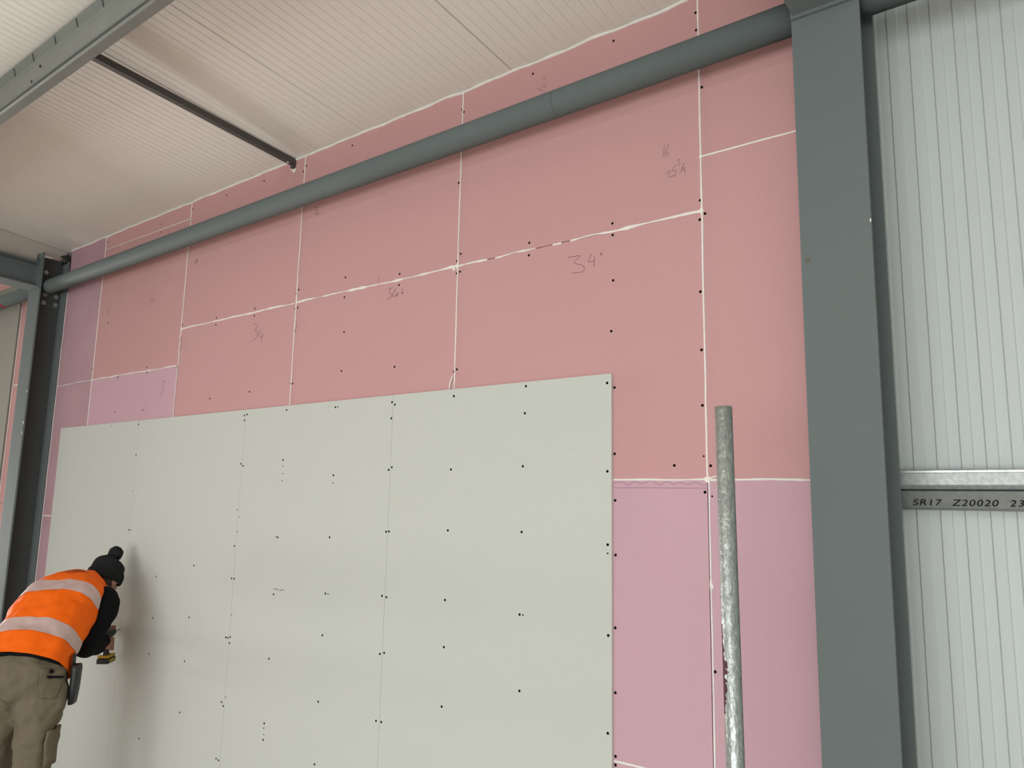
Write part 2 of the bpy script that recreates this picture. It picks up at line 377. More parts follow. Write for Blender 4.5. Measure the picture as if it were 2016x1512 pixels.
# pencil figures -----------------------------------------------------------------
STROKES = {
'34a': [[(-0.593, 2.953), (-0.531, 2.95), (-0.561, 2.927), (-0.518, 2.906), (-0.511, 2.888), (-0.525, 2.88), (-0.57, 2.884)], [(-0.475, 2.949), (-0.492, 2.918), (-0.462, 2.916)], [(-0.463, 2.934), (-0.465, 2.891)], [(-0.431, 2.928), (-0.431, 2.942)], [(-0.435, 2.939), (-0.431, 2.944), (-0.426, 2.937)]],
'34b': [[(-0.764, 3.764), (-0.75, 3.767), (-0.75, 3.756), (-0.738, 3.755), (-0.731, 3.746), (-0.736, 3.736)], [(-0.732, 3.783), (-0.727, 3.764), (-0.714, 3.767)], [(-0.721, 3.781), (-0.712, 3.757)], [(-0.73, 3.811), (-0.716, 3.8)], [(-0.721, 3.811), (-0.726, 3.802)]],
'16': [[(-0.147, 3.327), (-0.154, 3.278)], [(-0.125, 3.329), (-0.14, 3.301), (-0.145, 3.284), (-0.139, 3.276), (-0.13, 3.281), (-0.132, 3.291), (-0.143, 3.288)]],
'2534': [[(-0.147, 3.204), (-0.129, 3.215), (-0.123, 3.21), (-0.133, 3.196), (-0.128, 3.188), (-0.111, 3.194)], [(-0.094, 3.232), (-0.112, 3.224), (-0.114, 3.212), (-0.101, 3.208), (-0.103, 3.193), (-0.115, 3.189)], [(-0.095, 3.248), (-0.086, 3.251), (-0.09, 3.241), (-0.084, 3.234), (-0.089, 3.224)], [(-0.066, 3.231), (-0.084, 3.195)], [(-0.071, 3.216), (-0.075, 3.204), (-0.063, 3.203)], [(-0.065, 3.214), (-0.063, 3.187)]],
'34c': [[(-1.664, 2.987), (-1.643, 2.991), (-1.652, 2.966), (-1.635, 2.955), (-1.644, 2.94), (-1.671, 2.934)], [(-1.608, 2.982), (-1.629, 2.955), (-1.622, 2.944), (-1.588, 2.952)], [(-1.597, 2.965), (-1.598, 2.934)], [(-1.563, 2.977), (-1.56, 2.95)], [(-1.567, 2.957), (-1.56, 2.947), (-1.555, 2.955)]],
'tick': [[(-1.737, 3.075), (-1.734, 3.034)], [(-0.345, 3.896), (-0.36, 3.899)]],
'34d': [[(-2.793, 2.952), (-2.768, 2.951), (-2.754, 2.933), (-2.781, 2.917), (-2.75, 2.898), (-2.759, 2.866), (-2.806, 2.854)], [(-2.715, 2.915), (-2.734, 2.882), (-2.717, 2.867), (-2.688, 2.876)], [(-2.702, 2.888), (-2.704, 2.828)]],
's1': [[(-2.296, 3.562), (-2.272, 3.559), (-2.282, 3.548), (-2.267, 3.541), (-2.288, 3.534)], [(-2.289, 3.52), (-2.252, 3.53)], [(-2.274, 3.51), (-2.261, 3.521), (-2.249, 3.509)]],
's2': [[(-3.509, 3.465), (-3.469, 3.479)], [(-3.503, 3.479), (-3.47, 3.464), (-3.503, 3.453)], [(-3.487, 3.45), (-3.465, 3.455)]],
's3': [[(-4.06, 3.284), (-4.01, 3.287), (-4.032, 3.249)], [(-3.98, 3.287), (-4.005, 3.259)]],
's4': [[(-3.786, 2.694), (-3.746, 2.687), (-3.779, 2.653), (-3.761, 2.627), (-3.801, 2.603)]],
's5': [[(-4.692, 3.307), (-4.659, 3.268)], [(-4.657, 3.305), (-4.64, 3.273)]],
'wave': [[(-0.376, 2.024), (-0.348, 2.027), (-0.332, 2.024), (-0.314, 2.016), (-0.286, 2.029), (-0.255, 2.021), (-0.219, 2.032), (-0.183, 2.017), (-0.153, 2.029), (-0.13, 2.018), (-0.102, 2.025), (-0.073, 2.017), (-0.045, 2.026), (-0.018, 2.015), (-0.004, 2.018)], [(-0.376, 2.005), (-0.249, 2.006), (-0.096, 2.005), (-0.002, 2.005)]],
}
def catmull(pts, n=6):
    P = [Vector(p) for p in pts]
    if len(P) < 3: return P
    out = []
    for i in range(len(P)-1):
        p0, p1, p2, p3 = P[max(i-1, 0)], P[i], P[i+1], P[min(i+2, len(P)-1)]
        for k in range(n):
            t = k/n
            out.append(0.5*((2*p1)+(p2-p0)*t+(2*p0-5*p1+4*p2-p3)*t*t+(3*p1-p0-3*p2+p3)*t**3))
    out.append(P[-1]); return out
for key, strokes in STROKES.items():
    w = {'34a': 0.0021, '34d': 0.0024, '34c': 0.0024, 'wave': 0.0016, 's3': 0.0026, 's4': 0.0028, 's5': 0.0026, 's1': 0.0024, 's2': 0.0026}.get(key, 0.0016)
    bm = bmesh.new()
    for st in strokes:
        P = catmull(st, 4); prev = None
        for i, q in enumerate(P):
            d = (P[min(i+1, len(P)-1)]-P[max(i-1, 0)]).normalized(); nn = Vector((-d.y, d.x))*w*0.5
            pr = [bm.verts.new((q.x+nn.x, -0.0009, q.y+nn.y)), bm.verts.new((q.x-nn.x, -0.0009, q.y-nn.y))]
            if prev: bm.faces.new((prev[0], prev[1], pr[1], pr[0]))
            prev = pr
    cx, cz = strokes[0][0]
    par = next(o for o, x0, x1, z0, z1, l in boards if l == 0 and x0 <= cx <= x1 and z0 <= cz <= z1)
    bmo('pencil_mark', bm, 'pencil_violet' if key == 'wave' else 'pencil', par)

# ceiling: composite roof panels, each 1 m wide, with fine ribs ------------------
ceil = struct(pyd('ceiling', [(-21.5, 0.25, roof_z(0.25)+0.05), (4.0, 0.25, roof_z(0.25)+0.05), (4.0, -9.5, roof_z(-9.5)+0.05), (-21.5, -9.5, roof_z(-9.5)+0.05)]
                  + [(-21.5, 0.25, roof_z(0.25)+0.13), (4.0, 0.25, roof_z(0.25)+0.13), (4.0, -9.5, roof_z(-9.5)+0.13), (-21.5, -9.5, roof_z(-9.5)+0.13)],
                  [(0, 1, 2, 3), (7, 6, 5, 4), (0, 4, 5, 1), (1, 5, 6, 2), (2, 6, 7, 3), (3, 7, 4, 0)], 'seam_dark'))
def roof_panel_mesh():
    prof = []; x = 0.002; W_ = 0.996
    prof.append((x, 0.045)); prof.append((x, 0.004)); prof.append((x+0.003, 0.0))
    nr = 20; pitch = W_/nr
    for k in range(1, nr):
        c = x+pitch*k
        prof += [(c-0.005, 0.0), (c-0.002, 0.0014), (c+0.002, 0.0014), (c+0.005, 0.0)]
    prof += [(x+W_-0.003, 0.0), (x+W_, 0.004), (x+W_, 0.045)]
    verts = []; faces = []
    for y in (0.24, -9.4):
        for px, pz in prof: verts.append((px, y, roof_z(y)+pz))
    n = len(prof)
    for k in range(n-1): faces.append((k, k+1, n+k+1, n+k))
    me = bpy.data.meshes.new('roof_panel'); me.from_pydata(verts, [], faces); me.update()
    me.materials.append(MATS['roof_white']); return me
RPM = roof_panel_mesh()
for k in range(-20, 5):
    o = bpy.data.objects.new('roof_panel', RPM); COL.objects.link(o); o.location = (-0.906+k-0.0, 0, 0); o.parent = ceil

# ribbed cladding beyond the right-hand column -------------------------------------
CY = 0.17; PITCH = 0.0667
clad = struct(box('wall_right', (0.41, 4.0, CY+0.006, CY+0.10, 0.0, 3.86), 'seam_dark'))
def clad_panel(x0, n):
    verts = []; faces = []; prof = []
    x = x0; hi, lo = CY-0.0045, CY+0.0005; s = 0.0045
    for k in range(n):
        a = x+k*PITCH
        prof += [(a, lo), (a+s, hi), (a+PITCH*0.5, hi), (a+PITCH*0.5+s*0.8, lo)]
    prof.append((x+n*PITCH-0.0015, lo)); prof.append((x+n*PITCH-0.0015, lo+0.006))
    for z in (0.0, 3.87):
        for px, py in prof: verts.append((px, py, z))
    m = len(prof)
    for k in range(m-1): faces.append((k, k+1, m+k+1, m+k))
    o = pyd('cladding_panel', verts, faces, 'clad', clad)
    return o
x = 0.622-3*PITCH
for n in (15, 15, 15, 6):
    clad_panel(x, n); x += n*PITCH

# right end wall of the shed (out of frame), keeps the light coming from the open side
struct(box('wall_left', (-21.4, -21.1, -9.5, 0.12, 0.0, 4.9), 'clad'))
struct(box('wall_end', (4.0, 4.12, -9.5, 0.3, 0.0, 4.9), 'clad'))

# ------------------------------------------------------------------ steelwork
def column(x0, x1, ztop, label, bolts):
    xm = (x0+x1)/2
    e = root('steel_column', (xm, -0.105, 0.0), label, 'column', 'grey steel columns of the frame')
    YF, YB = -0.205, -0.004
    box('front_flange', (x0, x1, YF, YF+0.0125, 0.02, ztop), 'steel_paint', e, 0.0015)
    box('back_flange', (x0, x1, YB-0.0125, YB, 0.02, ztop-0.03), 'steel_paint', e, 0.0015)
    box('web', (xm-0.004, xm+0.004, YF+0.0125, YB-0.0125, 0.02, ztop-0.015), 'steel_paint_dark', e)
    box('base_plate', (x0-0.03, x1+0.03, YF-0.04, -0.001, 0.0, 0.02), 'steel_paint', e, 0.002)
    return e
def bolt(c, axis, e, r=0.013, h=0.012, m='bolt_zinc'):
    bm = bmesh.new(); c = Vector(c); axis = Vector(axis)
    add_tube(bm, [c, c+axis*0.003], r*1.35, 14); add_tube(bm, [c+axis*0.003, c+axis*h], r, 6)
    return bmo('bolt', bm, m, e)
colL = column(-5.601, -5.397, 3.835, 'grey steel column standing beyond the bending worker at the far end of the pink wall', True)
colR = column(0.408, 0.615, 3.86, 'wide grey steel column between the pink wall and the ribbed cladding', True)
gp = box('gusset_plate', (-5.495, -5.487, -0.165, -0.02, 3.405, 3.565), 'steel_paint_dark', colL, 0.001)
for y, z in ((-0.128, 3.517), (-0.043, 3.516), (-0.132, 3.45), (-0.041, 3.449)):
    bolt((-5.487, y, z), (1, 0, 0), colL)
for y, z in ((-0.135, 3.70), (-0.145, 3.585)):
    bolt((-5.494, y, z), (1, 0, 0), colL)
# little eaves cleat at the head of the left column
bmc = bmesh.new(); add_box(bmc, -5.50, -5.41, -0.03, -0.005, 3.79, 3.86); add_box(bmc, -5.49, -5.42, -0.05, -0.004, 3.845, 3.853)
bmo('cleat', bmc, 'leather_black', colL)
# paint chips
for x, y, z, s in ((0.6155, -0.2055, 2.79, 0.004), (-5.398, -0.2055, 2.72, 0.008), (-5.398, -0.2055, 2.48, 0.01), (-5.398, -0.2055, 2.40, 0.008)):
    box('paint_chip', (x-s, x-0.0005, y-0.0006, y+0.0003, z-s*1.2, z+s*1.2), 'filler', colL if x < 0 else colR)

bm = bmesh.new(); c_ = bm.verts.new((0.427, -0.2058, 2.70)); ring = []
for k in range(14):
    a_ = 2*math.pi*k/14; r_ = 0.011*(0.7+0.6*abs(mnoise.noise((math.cos(a_)*2, math.sin(a_)*2, 4.4)))); ring.append(bm.verts.new((0.427+r_*math.cos(a_), -0.2052, 2.70+r_*math.sin(a_))))
for k in range(14): bm.faces.new((c_, ring[k], ring[(k+1) % 14]))
bmo('stain', bm, 'stain', colR)

def rafter(xm, z0, label):
    e = root('roof_rafter', (xm, -0.205, z0), label, 'rafter', 'grey steel roof rafters')
    sl = math.tan(R(2.6)); d = 0.215; wf = 0.095; Y0, Y1 = -0.218, -8.8
    def slab(nm, xa, xb, za, zb):
        v = []
        for y in (Y0, Y1):
            dz = (Y0-y)*sl
            v += [(xa, y, z0+za+dz), (xb, y, z0+za+dz), (xb, y, z0+zb+dz), (xa, y, z0+zb+dz)]
        return pyd(nm, v, [(0, 1, 2, 3), (7, 6, 5, 4), (0, 4, 5, 1), (1, 5, 6, 2), (2, 6, 7, 3), (3, 7, 4, 0)], 'steel_paint', e)
    slab('bottom_flange', xm-wf, xm+wf, 0.012, 0.022); slab('top_flange', xm-wf, xm+wf, d-0.01, d)
    slab('web', xm-0.004, xm+0.004, 0.022, d-0.01)
    box('end_plate', (xm-0.102, xm+0.102, Y0+0.0005, -0.2055, z0, z0+d+0.03), 'steel_paint', e, 0.001)
    for s in (-1, 1):
        for k in range(3): bolt((xm+s*0.055, Y0, z0+0.045+0.07*k), (0, -1, 0), e, 0.011, 0.011, 'steel_paint')
    return e
rl = rafter(-5.499, 3.535, 'grey steel rafter running off the far column at the left edge')
v = []  # added panel above the rafter, stops light leaking onto the ceiling
for y in (-0.218, -8.8):
    zt = 3.535+0.2155+(-0.218-y)*math.tan(R(2.6)); v += [(-5.52, y, zt), (-5.478, y, zt), (-5.478, y, roof_z(y)-0.003), (-5.52, y, roof_z(y)-0.003)]
for y, zt in ((-0.217, 3.838), (-0.003, 3.838)):
    v += [(-5.52, y, zt), (-5.478, y, zt), (-5.478, y, roof_z(y)-0.003), (-5.52, y, roof_z(y)-0.003)]
F6 = [(0, 1, 2, 3), (7, 6, 5, 4), (0, 4, 5, 1), (1, 5, 6, 2), (2, 6, 7, 3), (3, 7, 4, 0)]
pk = pyd('blocker_panel', v, F6+[tuple(q+8 for q in f_) for f_ in F6], 'blocker', rl); pk['label'] = 'added pale closure panel between rafter and ceiling'
rafter(0.5115, 3.515, 'grey steel rafter bolted to the head of the wide right column')

def brace(x0, x1, y, z0, z1, label, ends):
    e = root('brace_pipe', ((x0+x1)/2, y, (z0+z1)/2), label, 'pipe', 'grey tubular eaves ties')
    a, b = Vector((x0, y, z0)), Vector((x1, y, z1)); d = (b-a).normalized()
    r = 0.0557
    a2 = a+d*0.03 if ends[0] else a; b2 = b-d*0.03 if ends[1] else b
    pts = [a, a+d*0.006, a+d*0.018, a2]+[a.lerp(b, t) for t in (0.3, 0.6)]+[b2, b]
    rad = [r*0.55, r*0.8, r*0.95, r, r, r, r, r]
    tube('pipe_tube', pts, rad, 'steel_paint', e, 40)
    for t in (0.835,):
        if x0 > -5.6 and x1 < 0.55:
            c = a.lerp(b, t); tube('weld_ring', [c-d*0.0015, c, c+d*0.0015], [r+0.0001, r+0.0009, r+0.0001], 'steel_paint_dark', e, 40, cap=False)
    return e
pm = brace(-5.46, 0.40, -0.12, 3.576, 3.582, 'long grey steel pipe running under the ceiling across the pink wall', (1, 0))
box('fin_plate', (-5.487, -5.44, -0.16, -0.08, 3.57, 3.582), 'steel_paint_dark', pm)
pr = brace(0.522, 3.98, -0.12, 3.56, 3.56, 'grey steel pipe in front of the top of the ribbed cladding', (0, 0))
pl = brace(-9.3, -5.505, -0.12, 3.60, 3.585, 'stub of grey steel pipe behind the far column at the left edge', (0, 0))
def tape(x, r0, r1, a0, a1):
    bm = bmesh.new(); n = 14; prev = None
    for k in range(n+1):
        a = a0+(a1-a0)*k/n; w = 0.012+0.006*mnoise.noise((a*3, 1, 2))
        c = [bm.verts.new((x+q*w+0.01*math.sin(a*5), -0.12+r0*math.cos(a), 3.589+r0*math.sin(a))) for q in (-1, 1)]
        if prev: bm.faces.new((prev[0], prev[1], c[1], c[0]))
        prev = c
    return bmo('red_tape', bm, 'red_tape', pl, True)
tape(-6.32, 0.0572, 0, R(150), R(300)); tape(-6.47, 0.0572, 0, R(140), R(260))

# purlin: cold-rolled section running along under the roof ---------------------------
pur = root('roof_purlin', (-2.5, -1.29, 3.80), 'galvanised folded steel purlin hanging under the ceiling at upper left', 'purlin')
def pz(y, z): return (y, z)
prof = sheet_profile([(-1.262, 4.026), (-1.296, 4.031), (-1.300, 4.022), (-1.280, 3.962), (-1.283, 3.956), (-1.306, 3.950), (-1.309, 3.944), (-1.303, 3.922), (-1.306, 3.838),
                      (-1.304, 3.832), (-1.288, 3.827), (-1.288, 3.818), (-1.304, 3.813), (-1.308, 3.808), (-1.300, 3.800), (-1.256, 3.804), (-1.254, 3.822)], 0.002)
bmp = bmesh.new(); add_profile(bmp, prof, -5.39, 0.40); bmo('purlin_section', bmp, 'galv_purlin', pur)
for x in (-3.02, -2.80, -2.56, -2.34, -2.10, -1.86):
    pyd('stiffener_slot', [(x-0.0018, -1.2835, 3.966), (x+0.0018, -1.2835, 3.966), (x+0.0068, -1.3005, 4.016), (x+0.0032, -1.3005, 4.016),
                           (x-0.0018, -1.2805, 3.966), (x+0.0018, -1.2805, 3.966), (x+0.0068, -1.2975, 4.016), (x+0.0032, -1.2975, 4.016)],
        [(0, 1, 2, 3), (4, 7, 6, 5), (0, 4, 5, 1), (1, 5, 6, 2), (2, 6, 7, 3), (3, 7, 4, 0)], 'seam_dark', pur)
for x, z in ((-2.66, 3.90), (-2.74, 3.85)):
    bolt((x, -1.3035, z), (0, -1, 0), pur, 0.006, 0.006, 'dark_strut')

# strut between purlin and wall
stt = root('ceiling_strut', (-2.5, -0.65, 3.90), 'thin dark steel strut under the ceiling between the purlin and the wall', 'strut')
a = Vector((-2.5, -0.004, 3.868)); b = Vector((-2.5, -1.262, 3.972))
def strut_piece(nm, xa, xb, za, zb, m):
    v = []
    for p in (a, b): v += [(p.x+xa, p.y, p.z+za), (p.x+xb, p.y, p.z+za), (p.x+xb, p.y, p.z+zb), (p.x+xa, p.y, p.z+zb)]
    return pyd(nm, v, [(0, 1, 2, 3), (7, 6, 5, 4), (0, 4, 5, 1), (1, 5, 6, 2), (2, 6, 7, 3), (3, 7, 4, 0)], m, stt)
strut_piece('angle_leg', -0.017, 0.017, -0.004, 0.0, 'dark_strut')
strut_piece('upright_leg', 0.013, 0.017, 0.0, 0.03, 'dark_strut')
strut_piece('upright_leg', -0.017, -0.0135, 0.0, 0.012, 'dark_strut')
box('end_tab', (-2.512, -2.488, -0.02, -0.001, 3.846, 3.866), 'dark_strut', stt)
bolt((-2.497, -0.05, 3.868), (0, 0, -1), stt, 0.005, 0.004, 'filler')
# filler smear on the wall below the strut end
box('filler_patch', (-2.513, -2.487, -0.0018, -0.0002, 3.68, 3.845), 'pink_b', wall, 0.0006)

# sheeting rail on the cladding ---------------------------------------------------------
rail = root('sheeting_rail', (1.6, 0.12, 1.94), 'galvanised steel sheeting rail with stamped lettering across the ribbed cladding', 'rail')
prof = sheet_profile([(0.160, 2.066), (0.094, 2.067), (0.090, 2.063), (0.090, 2.057), (0.088, 2.055), (0.080, 2.020), (0.082, 2.017), (0.100, 2.006), (0.160, 2.005)], 0.002)
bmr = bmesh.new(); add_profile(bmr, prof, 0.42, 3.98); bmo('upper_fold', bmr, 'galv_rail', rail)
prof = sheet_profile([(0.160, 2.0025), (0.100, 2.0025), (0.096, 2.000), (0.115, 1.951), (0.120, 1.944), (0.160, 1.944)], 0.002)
bmr = bmesh.new(); add_profile(bmr, prof, 0.42, 3.98); lf = bmo('lower_flange', bmr, 'galv_shaded', rail); lf['label'] = 'lower flange with shade put into its colour and printed lettering'
def text_mesh(name, s, size, sx, shear, m, parent, origin, xdir, zdir, out=0.0006):
    cu = bpy.data.curves.new(name, 'FONT'); cu.body = s; cu.size = size; cu.shear = shear; cu.space_character = 1.12
    to = bpy.data.objects.new(name+'_tmp', cu); COL.objects.link(to)
    dg = bpy.context.evaluated_depsgraph_get(); me = bpy.data.meshes.new_from_object(to.evaluated_get(dg))
    bpy.data.objects.remove(to)
    o_ = Vector(origin); xd = Vector(xdir); zd = Vector(zdir); nn = xd.cross(zd)
    for v in me.vertices:
        v.co = o_+xd*(v.co.x*sx)+zd*v.co.y+nn*out
    me.materials.clear()
    return link(name, me, m, parent)
def rail_pt(x, z):   # lower face of the rail
    t = (2.000-z)/(0.049); return (x, 0.096+(0.115-0.096)*t, z)
zd = (Vector(rail_pt(0, 1.99))-Vector(rail_pt(0, 1.96))).normalized()
for s, x in (('SR17', 0.624), ('Z20020', 0.731), ('23', 0.878)):
    text_mesh('printed_lettering', s, 0.0285, 1.22, 0.22, 'ink', rail, rail_pt(x, 1.9585), (1, 0, 0), tuple(zd), 0.0028)

# scaffold tube ------------------------------------------------------------------------
sc = root('scaffold_tube', (0.272, -0.50, 0.0), 'upright galvanised scaffold tube standing in front of the pink wall', 'tube')
TT = Vector((0.271, -0.519, 2.2185)); TB = Vector((0.276, -0.475, 0.0)); rt = 0.02415
bm = bmesh.new(); seg = 40; dn = (TT-TB).normalized(); u, v = frame_of(dn)
def ring_at(p, r, tilt=0.0): return [bm.verts.new(p+u*r*math.cos(2*math.pi*k/seg)+v*r*math.sin(2*math.pi*k/seg)) for k in range(seg)]
rs = [ring_at(TB+dn*0.006, rt), ring_at(TT-dn*0.001, rt), ring_at(TT, rt-0.001), ring_at(TT, rt-0.004), ring_at(TT-dn*0.3, rt-0.004)]
for p_, q_ in zip(rs, rs[1:]):
    for k in range(seg): bm.faces.new((p_[k], p_[(k+1) % seg], q_[(k+1) % seg], q_[k]))
bmo('tube_shaft', bm, 'tube_galv', sc, True)
def tube_patch(name, z0, z1, a0, wid, m, seed, n=46):
    bm = bmesh.new(); prev = None
    for i in range(n+1):
        f = i/n; z = z0+(z1-z0)*f; c = TB+dn*((z-TB.z)/dn.z)
        w = wid*(0.35+0.65*math.sin(math.pi*min(1, f*1.0+0.05)))*(1+1.3*mnoise.noise((f*26, seed, 0)))
        w = max(w, 0.03); row = []
        for q in range(5):
            an = a0+w*(q/4); row.append(bm.verts.new(c+u*(rt+0.0004)*math.cos(an)+v*(rt+0.0004)*math.sin(an)))
        if prev:
            for q in range(4): bm.faces.new((prev[q], prev[q+1], row[q+1], row[q]))
        prev = row
    return bmo(name, bm, m, sc, True)
# angle of the silhouette edge facing left in the view
vdir = (TT-Vector((1.08626, -2.56147, 1.94))).normalized()
left = Vector((0, 0, 1)).cross(vdir).normalized()
ang = math.atan2(left.dot(v), left.dot(u))
near = -vdir; angn = math.atan2(near.dot(v), near.dot(u))
sgn = 1 if math.sin(angn-ang) > 0 else -1
tube_patch('paint_scrape', 1.40, 1.63, ang+sgn*0.18, sgn*0.62, 'maroon', 3.3) if sgn > 0 else tube_patch('paint_scrape', 1.40, 1.63, ang-0.18-0.62, 0.62, 'maroon', 3.3)
box('base_pad', (0.20, 0.352, -0.55, -0.40, 0.0, 0.006), 'tool_steel', sc)
#PERSON
# ------------------------------------------------------------------ person
ZV = Vector((0, 0, 1))
FA = Vector((math.cos(R(115)), math.sin(R(115)), 0)); RI = Vector((FA.y, -FA.x, 0))
FP = Vector((math.cos(R(127)), math.sin(R(127)), 0)); RP = Vector((FP.y, -FP.x, 0))     # the hips are turned a little further
person = root('person', (-3.52, -0.75, 0.0), 'person in orange hi-vis vest and dark bobble hat bending to drill into the grey board', 'person')

class Loft:
    """smooth tube through oval rings; rings: (centre, right, a, b, power)"""
    def __init__(self, rings):
        self.r = [(Vector(c), Vector(rt), a, b, p) for c, rt, a, b, p in rings]
    def _cr(self, vals, t):
        n = len(vals)-1; i = min(int(t*n), n-1); s = t*n-i
        p0, p1, p2, p3 = vals[max(i-1, 0)], vals[i], vals[i+1], vals[min(i+2, n)]
        return 0.5*((2*p1)+(p2-p0)*s+(2*p0-5*p1+4*p2-p3)*s*s+(3*p1-p0-3*p2+p3)*s**3)
    def at(self, t, ang, off=0.0):
        c = self._cr([q[0] for q in self.r], t)
        e = 0.01
        T = (self._cr([q[0] for q in self.r], min(1, t+e))-self._cr([q[0] for q in self.r], max(0, t-e))).normalized()
        rt = self._cr([q[1] for q in self.r], t); rt = (rt-T*rt.dot(T)).normalized()
        ch = T.cross(rt)
        a = self._cr([q[2] for q in self.r], t)+off; b = self._cr([q[3] for q in self.r], t)+off; p = self._cr([q[4] for q in self.r], t)
        ca, sa = math.cos(ang), math.sin(ang)
        return c+rt*(a*math.copysign(abs(ca)**(2/p), ca))+ch*(b*math.copysign(abs(sa)**(2/p), sa))
    def add(self, bm, n=20, seg=32, t0=0.0, t1=1.0, off=0.0, cap=True, a0=0.0, a1=2*math.pi, wr=0.0, seed=0.0):
        full = abs(a1-a0-2*math.pi) < 1e-6; rows = []
        for i in range(n+1):
            t = t0+(t1-t0)*i/n; row = []
            for k in range(seg if full else seg+1):
                ang = a0+(a1-a0)*k/seg
                o_ = off
                if wr:
                    q = self.at(t, ang, 0)
                    o_ += wr*mnoise.noise(q*9+Vector((seed, 0, 0)))+wr*0.5*mnoise.noise(q*22+Vector((seed, 3, 0)))
                row.append(bm.verts.new(self.at(t, ang, o_)))
            rows.append(row)
        m = len(rows[0])
        for A, B in zip(rows, rows[1:]):
            for k in range(m if full else m-1):
                bm.faces.new((A[k], A[(k+1) % m], B[(k+1) % m], B[k]))
        if cap and full:
            bm.faces.new(rows[0][::-1]); bm.faces.new(rows[-1])
def V3(*a): return Vector(a)
SH = (RI*0.97+V3(0, 0, 0.02)).normalized()
torso_r = [((-3.480, -0.757, 1.040), RP, 0.214, 0.182, 2.4), ((-3.515, -0.712, 1.120), RP, 0.202, 0.168, 2.4),
           ((-3.570, -0.640, 1.210), RI, 0.205, 0.162, 2.4), ((-3.645, -0.560, 1.300), SH, 0.220, 0.155, 2.5),
           ((-3.706, -0.472, 1.362), SH, 0.220, 0.138, 2.4), ((-3.745, -0.390, 1.398), SH, 0.150, 0.108, 2.1),
           ((-3.768, -0.340, 1.412), SH, 0.080, 0.080, 2.0), ((-3.778, -0.315, 1.426), SH, 0.076, 0.076, 2.0)]
torso = Loft(torso_r)
# ---- hi-vis vest
bm = bmesh.new(); torso.add(bm, 90, 110, 0.0, 1.0, 0.0, cap=False, wr=0.014, seed=2.0)
shR, elR, wrR = V3(-3.570, -0.350, 1.325), V3(-3.550, -0.420, 1.115), V3(-3.765, -0.240, 1.068)
shL, elL, wrL = V3(-3.895, -0.500, 1.325), V3(-4.00, -0.36, 1.12), V3(-3.965, -0.190, 1.085)
def armholes(bm):
    kill = []
    for f in bm.faces:
        c = f.calc_center_median()
        for s_, sd in ((shR, 1), (shL, -1)):
            d = c-(s_+RI*sd*0.05-ZV*0.045)
            q = V3(d.dot(RI)/0.16, d.dot(FA)/0.105, d.z/0.14)
            if q.length < 1.0: kill.append(f); break
    bmesh.ops.delete(bm, geom=kill, context='FACES')
    def near(co):
        return any(V3((co-(s_+RI*sd*0.05-ZV*0.045)).dot(RI)/0.16, (co-(s_+RI*sd*0.05-ZV*0.045)).dot(FA)/0.105, (co-(s_+RI*sd*0.05-ZV*0.045)).z/0.14).length < 1.35 for s_, sd in ((shR, 1), (shL, -1)))
    for it in range(10):
        new = {}
        for v_ in bm.verts:
            nb = [e.other_vert(v_).co for e in v_.link_edges if e.is_boundary]
            if len(nb) == 2 and near(v_.co): new[v_] = v_.co*0.4+(nb[0]+nb[1])*0.3
        for v_, co in new.items(): v_.co = co
armholes(bm)
vest = bmo('hi_vis_vest', bm, 'hi_vis', person, True)
sm = vest.modifiers.new('thick', 'SOLIDIFY'); sm.thickness = 0.004; sm.offset = 1
vest['label'] = 'orange hi-vis vest'
for t0, t1 in ((0.150, 0.232), (0.412, 0.495)):
    bm = bmesh.new(); torso.add(bm, 10, 110, t0, t1, 0.0065, cap=False, wr=0.014, seed=2.0); armholes(bm)
    bd = bmo('reflective_band', bm, 'reflective', vest, True); bd['label'] = 'pale grey reflective band'
# dark print on the shoulders
bm = bmesh.new()
def on_back(t, ang): return torso.at(t, ang, 0.011)
for pts in (((0.655, R(292)), (0.66, R(284)), (0.652, R(276)), (0.66, R(270))), ((0.64, R(300)), (0.645, R(290)), (0.63, R(276)), (0.615, R(266))), ((0.625, R(286)), (0.618, R(276)), (0.60, R(262)))):
    P = catmull([V3(a_, b_, 0) for a_, b_ in pts], 6); prev = None
    for i, q in enumerate(P):
        w = 0.006*math.sin(math.pi*(i+0.6)/(len(P)+0.2))
        pr = [bm.verts.new(on_back(q.x-w, q.y)), bm.verts.new(on_back(q.x+w, q.y))]
        if prev: bm.faces.new((prev[0], prev[1], pr[1], pr[0]))
        prev = pr
lg = bmo('printed_mark', bm, 'ink', vest); lg['label'] = 'small dark print'

# ---- black jumper sleeves
def limb(bm, pts, rad, seg=24, n=8, wr=0.0, seed=0.0):
    P = catmull([Vector(p) for p in pts], n)
    Rr = [q.x for q in catmull([V3(x_, 0, 0) for x_ in rad], n)]
    i0 = len(bm.verts); add_tube(bm, P, Rr, seg)
    if wr:
        bm.verts.ensure_lookup_table()
        for k, v_ in enumerate(list(bm.verts)[i0:]):
            c = P[min(k//seg, len(P)-1)]; d = v_.co-c
            if d.length > 1e-5: v_.co += d.normalized()*wr*(mnoise.noise(v_.co*12+V3(seed, 0, 0))+0.6*mnoise.noise(v_.co*28+V3(seed, 1, 0)))
bm = bmesh.new()
limb(bm, [shR+V3(-0.06, -0.02, 0.01), shR, shR.lerp(elR, 0.45)+V3(0.012, 0.0, 0), elR+V3(0.0, -0.01, -0.005), elR.lerp(wrR, 0.5)+V3(0, 0, -0.01), wrR], [0.07, 0.088, 0.082, 0.072, 0.060, 0.045], 24, 8, 0.012, 1.0)
jr = bmo('jumper_sleeve', bm, 'black_knit', person, True); jr['label'] = 'black jumper sleeve'
bm = bmesh.new()
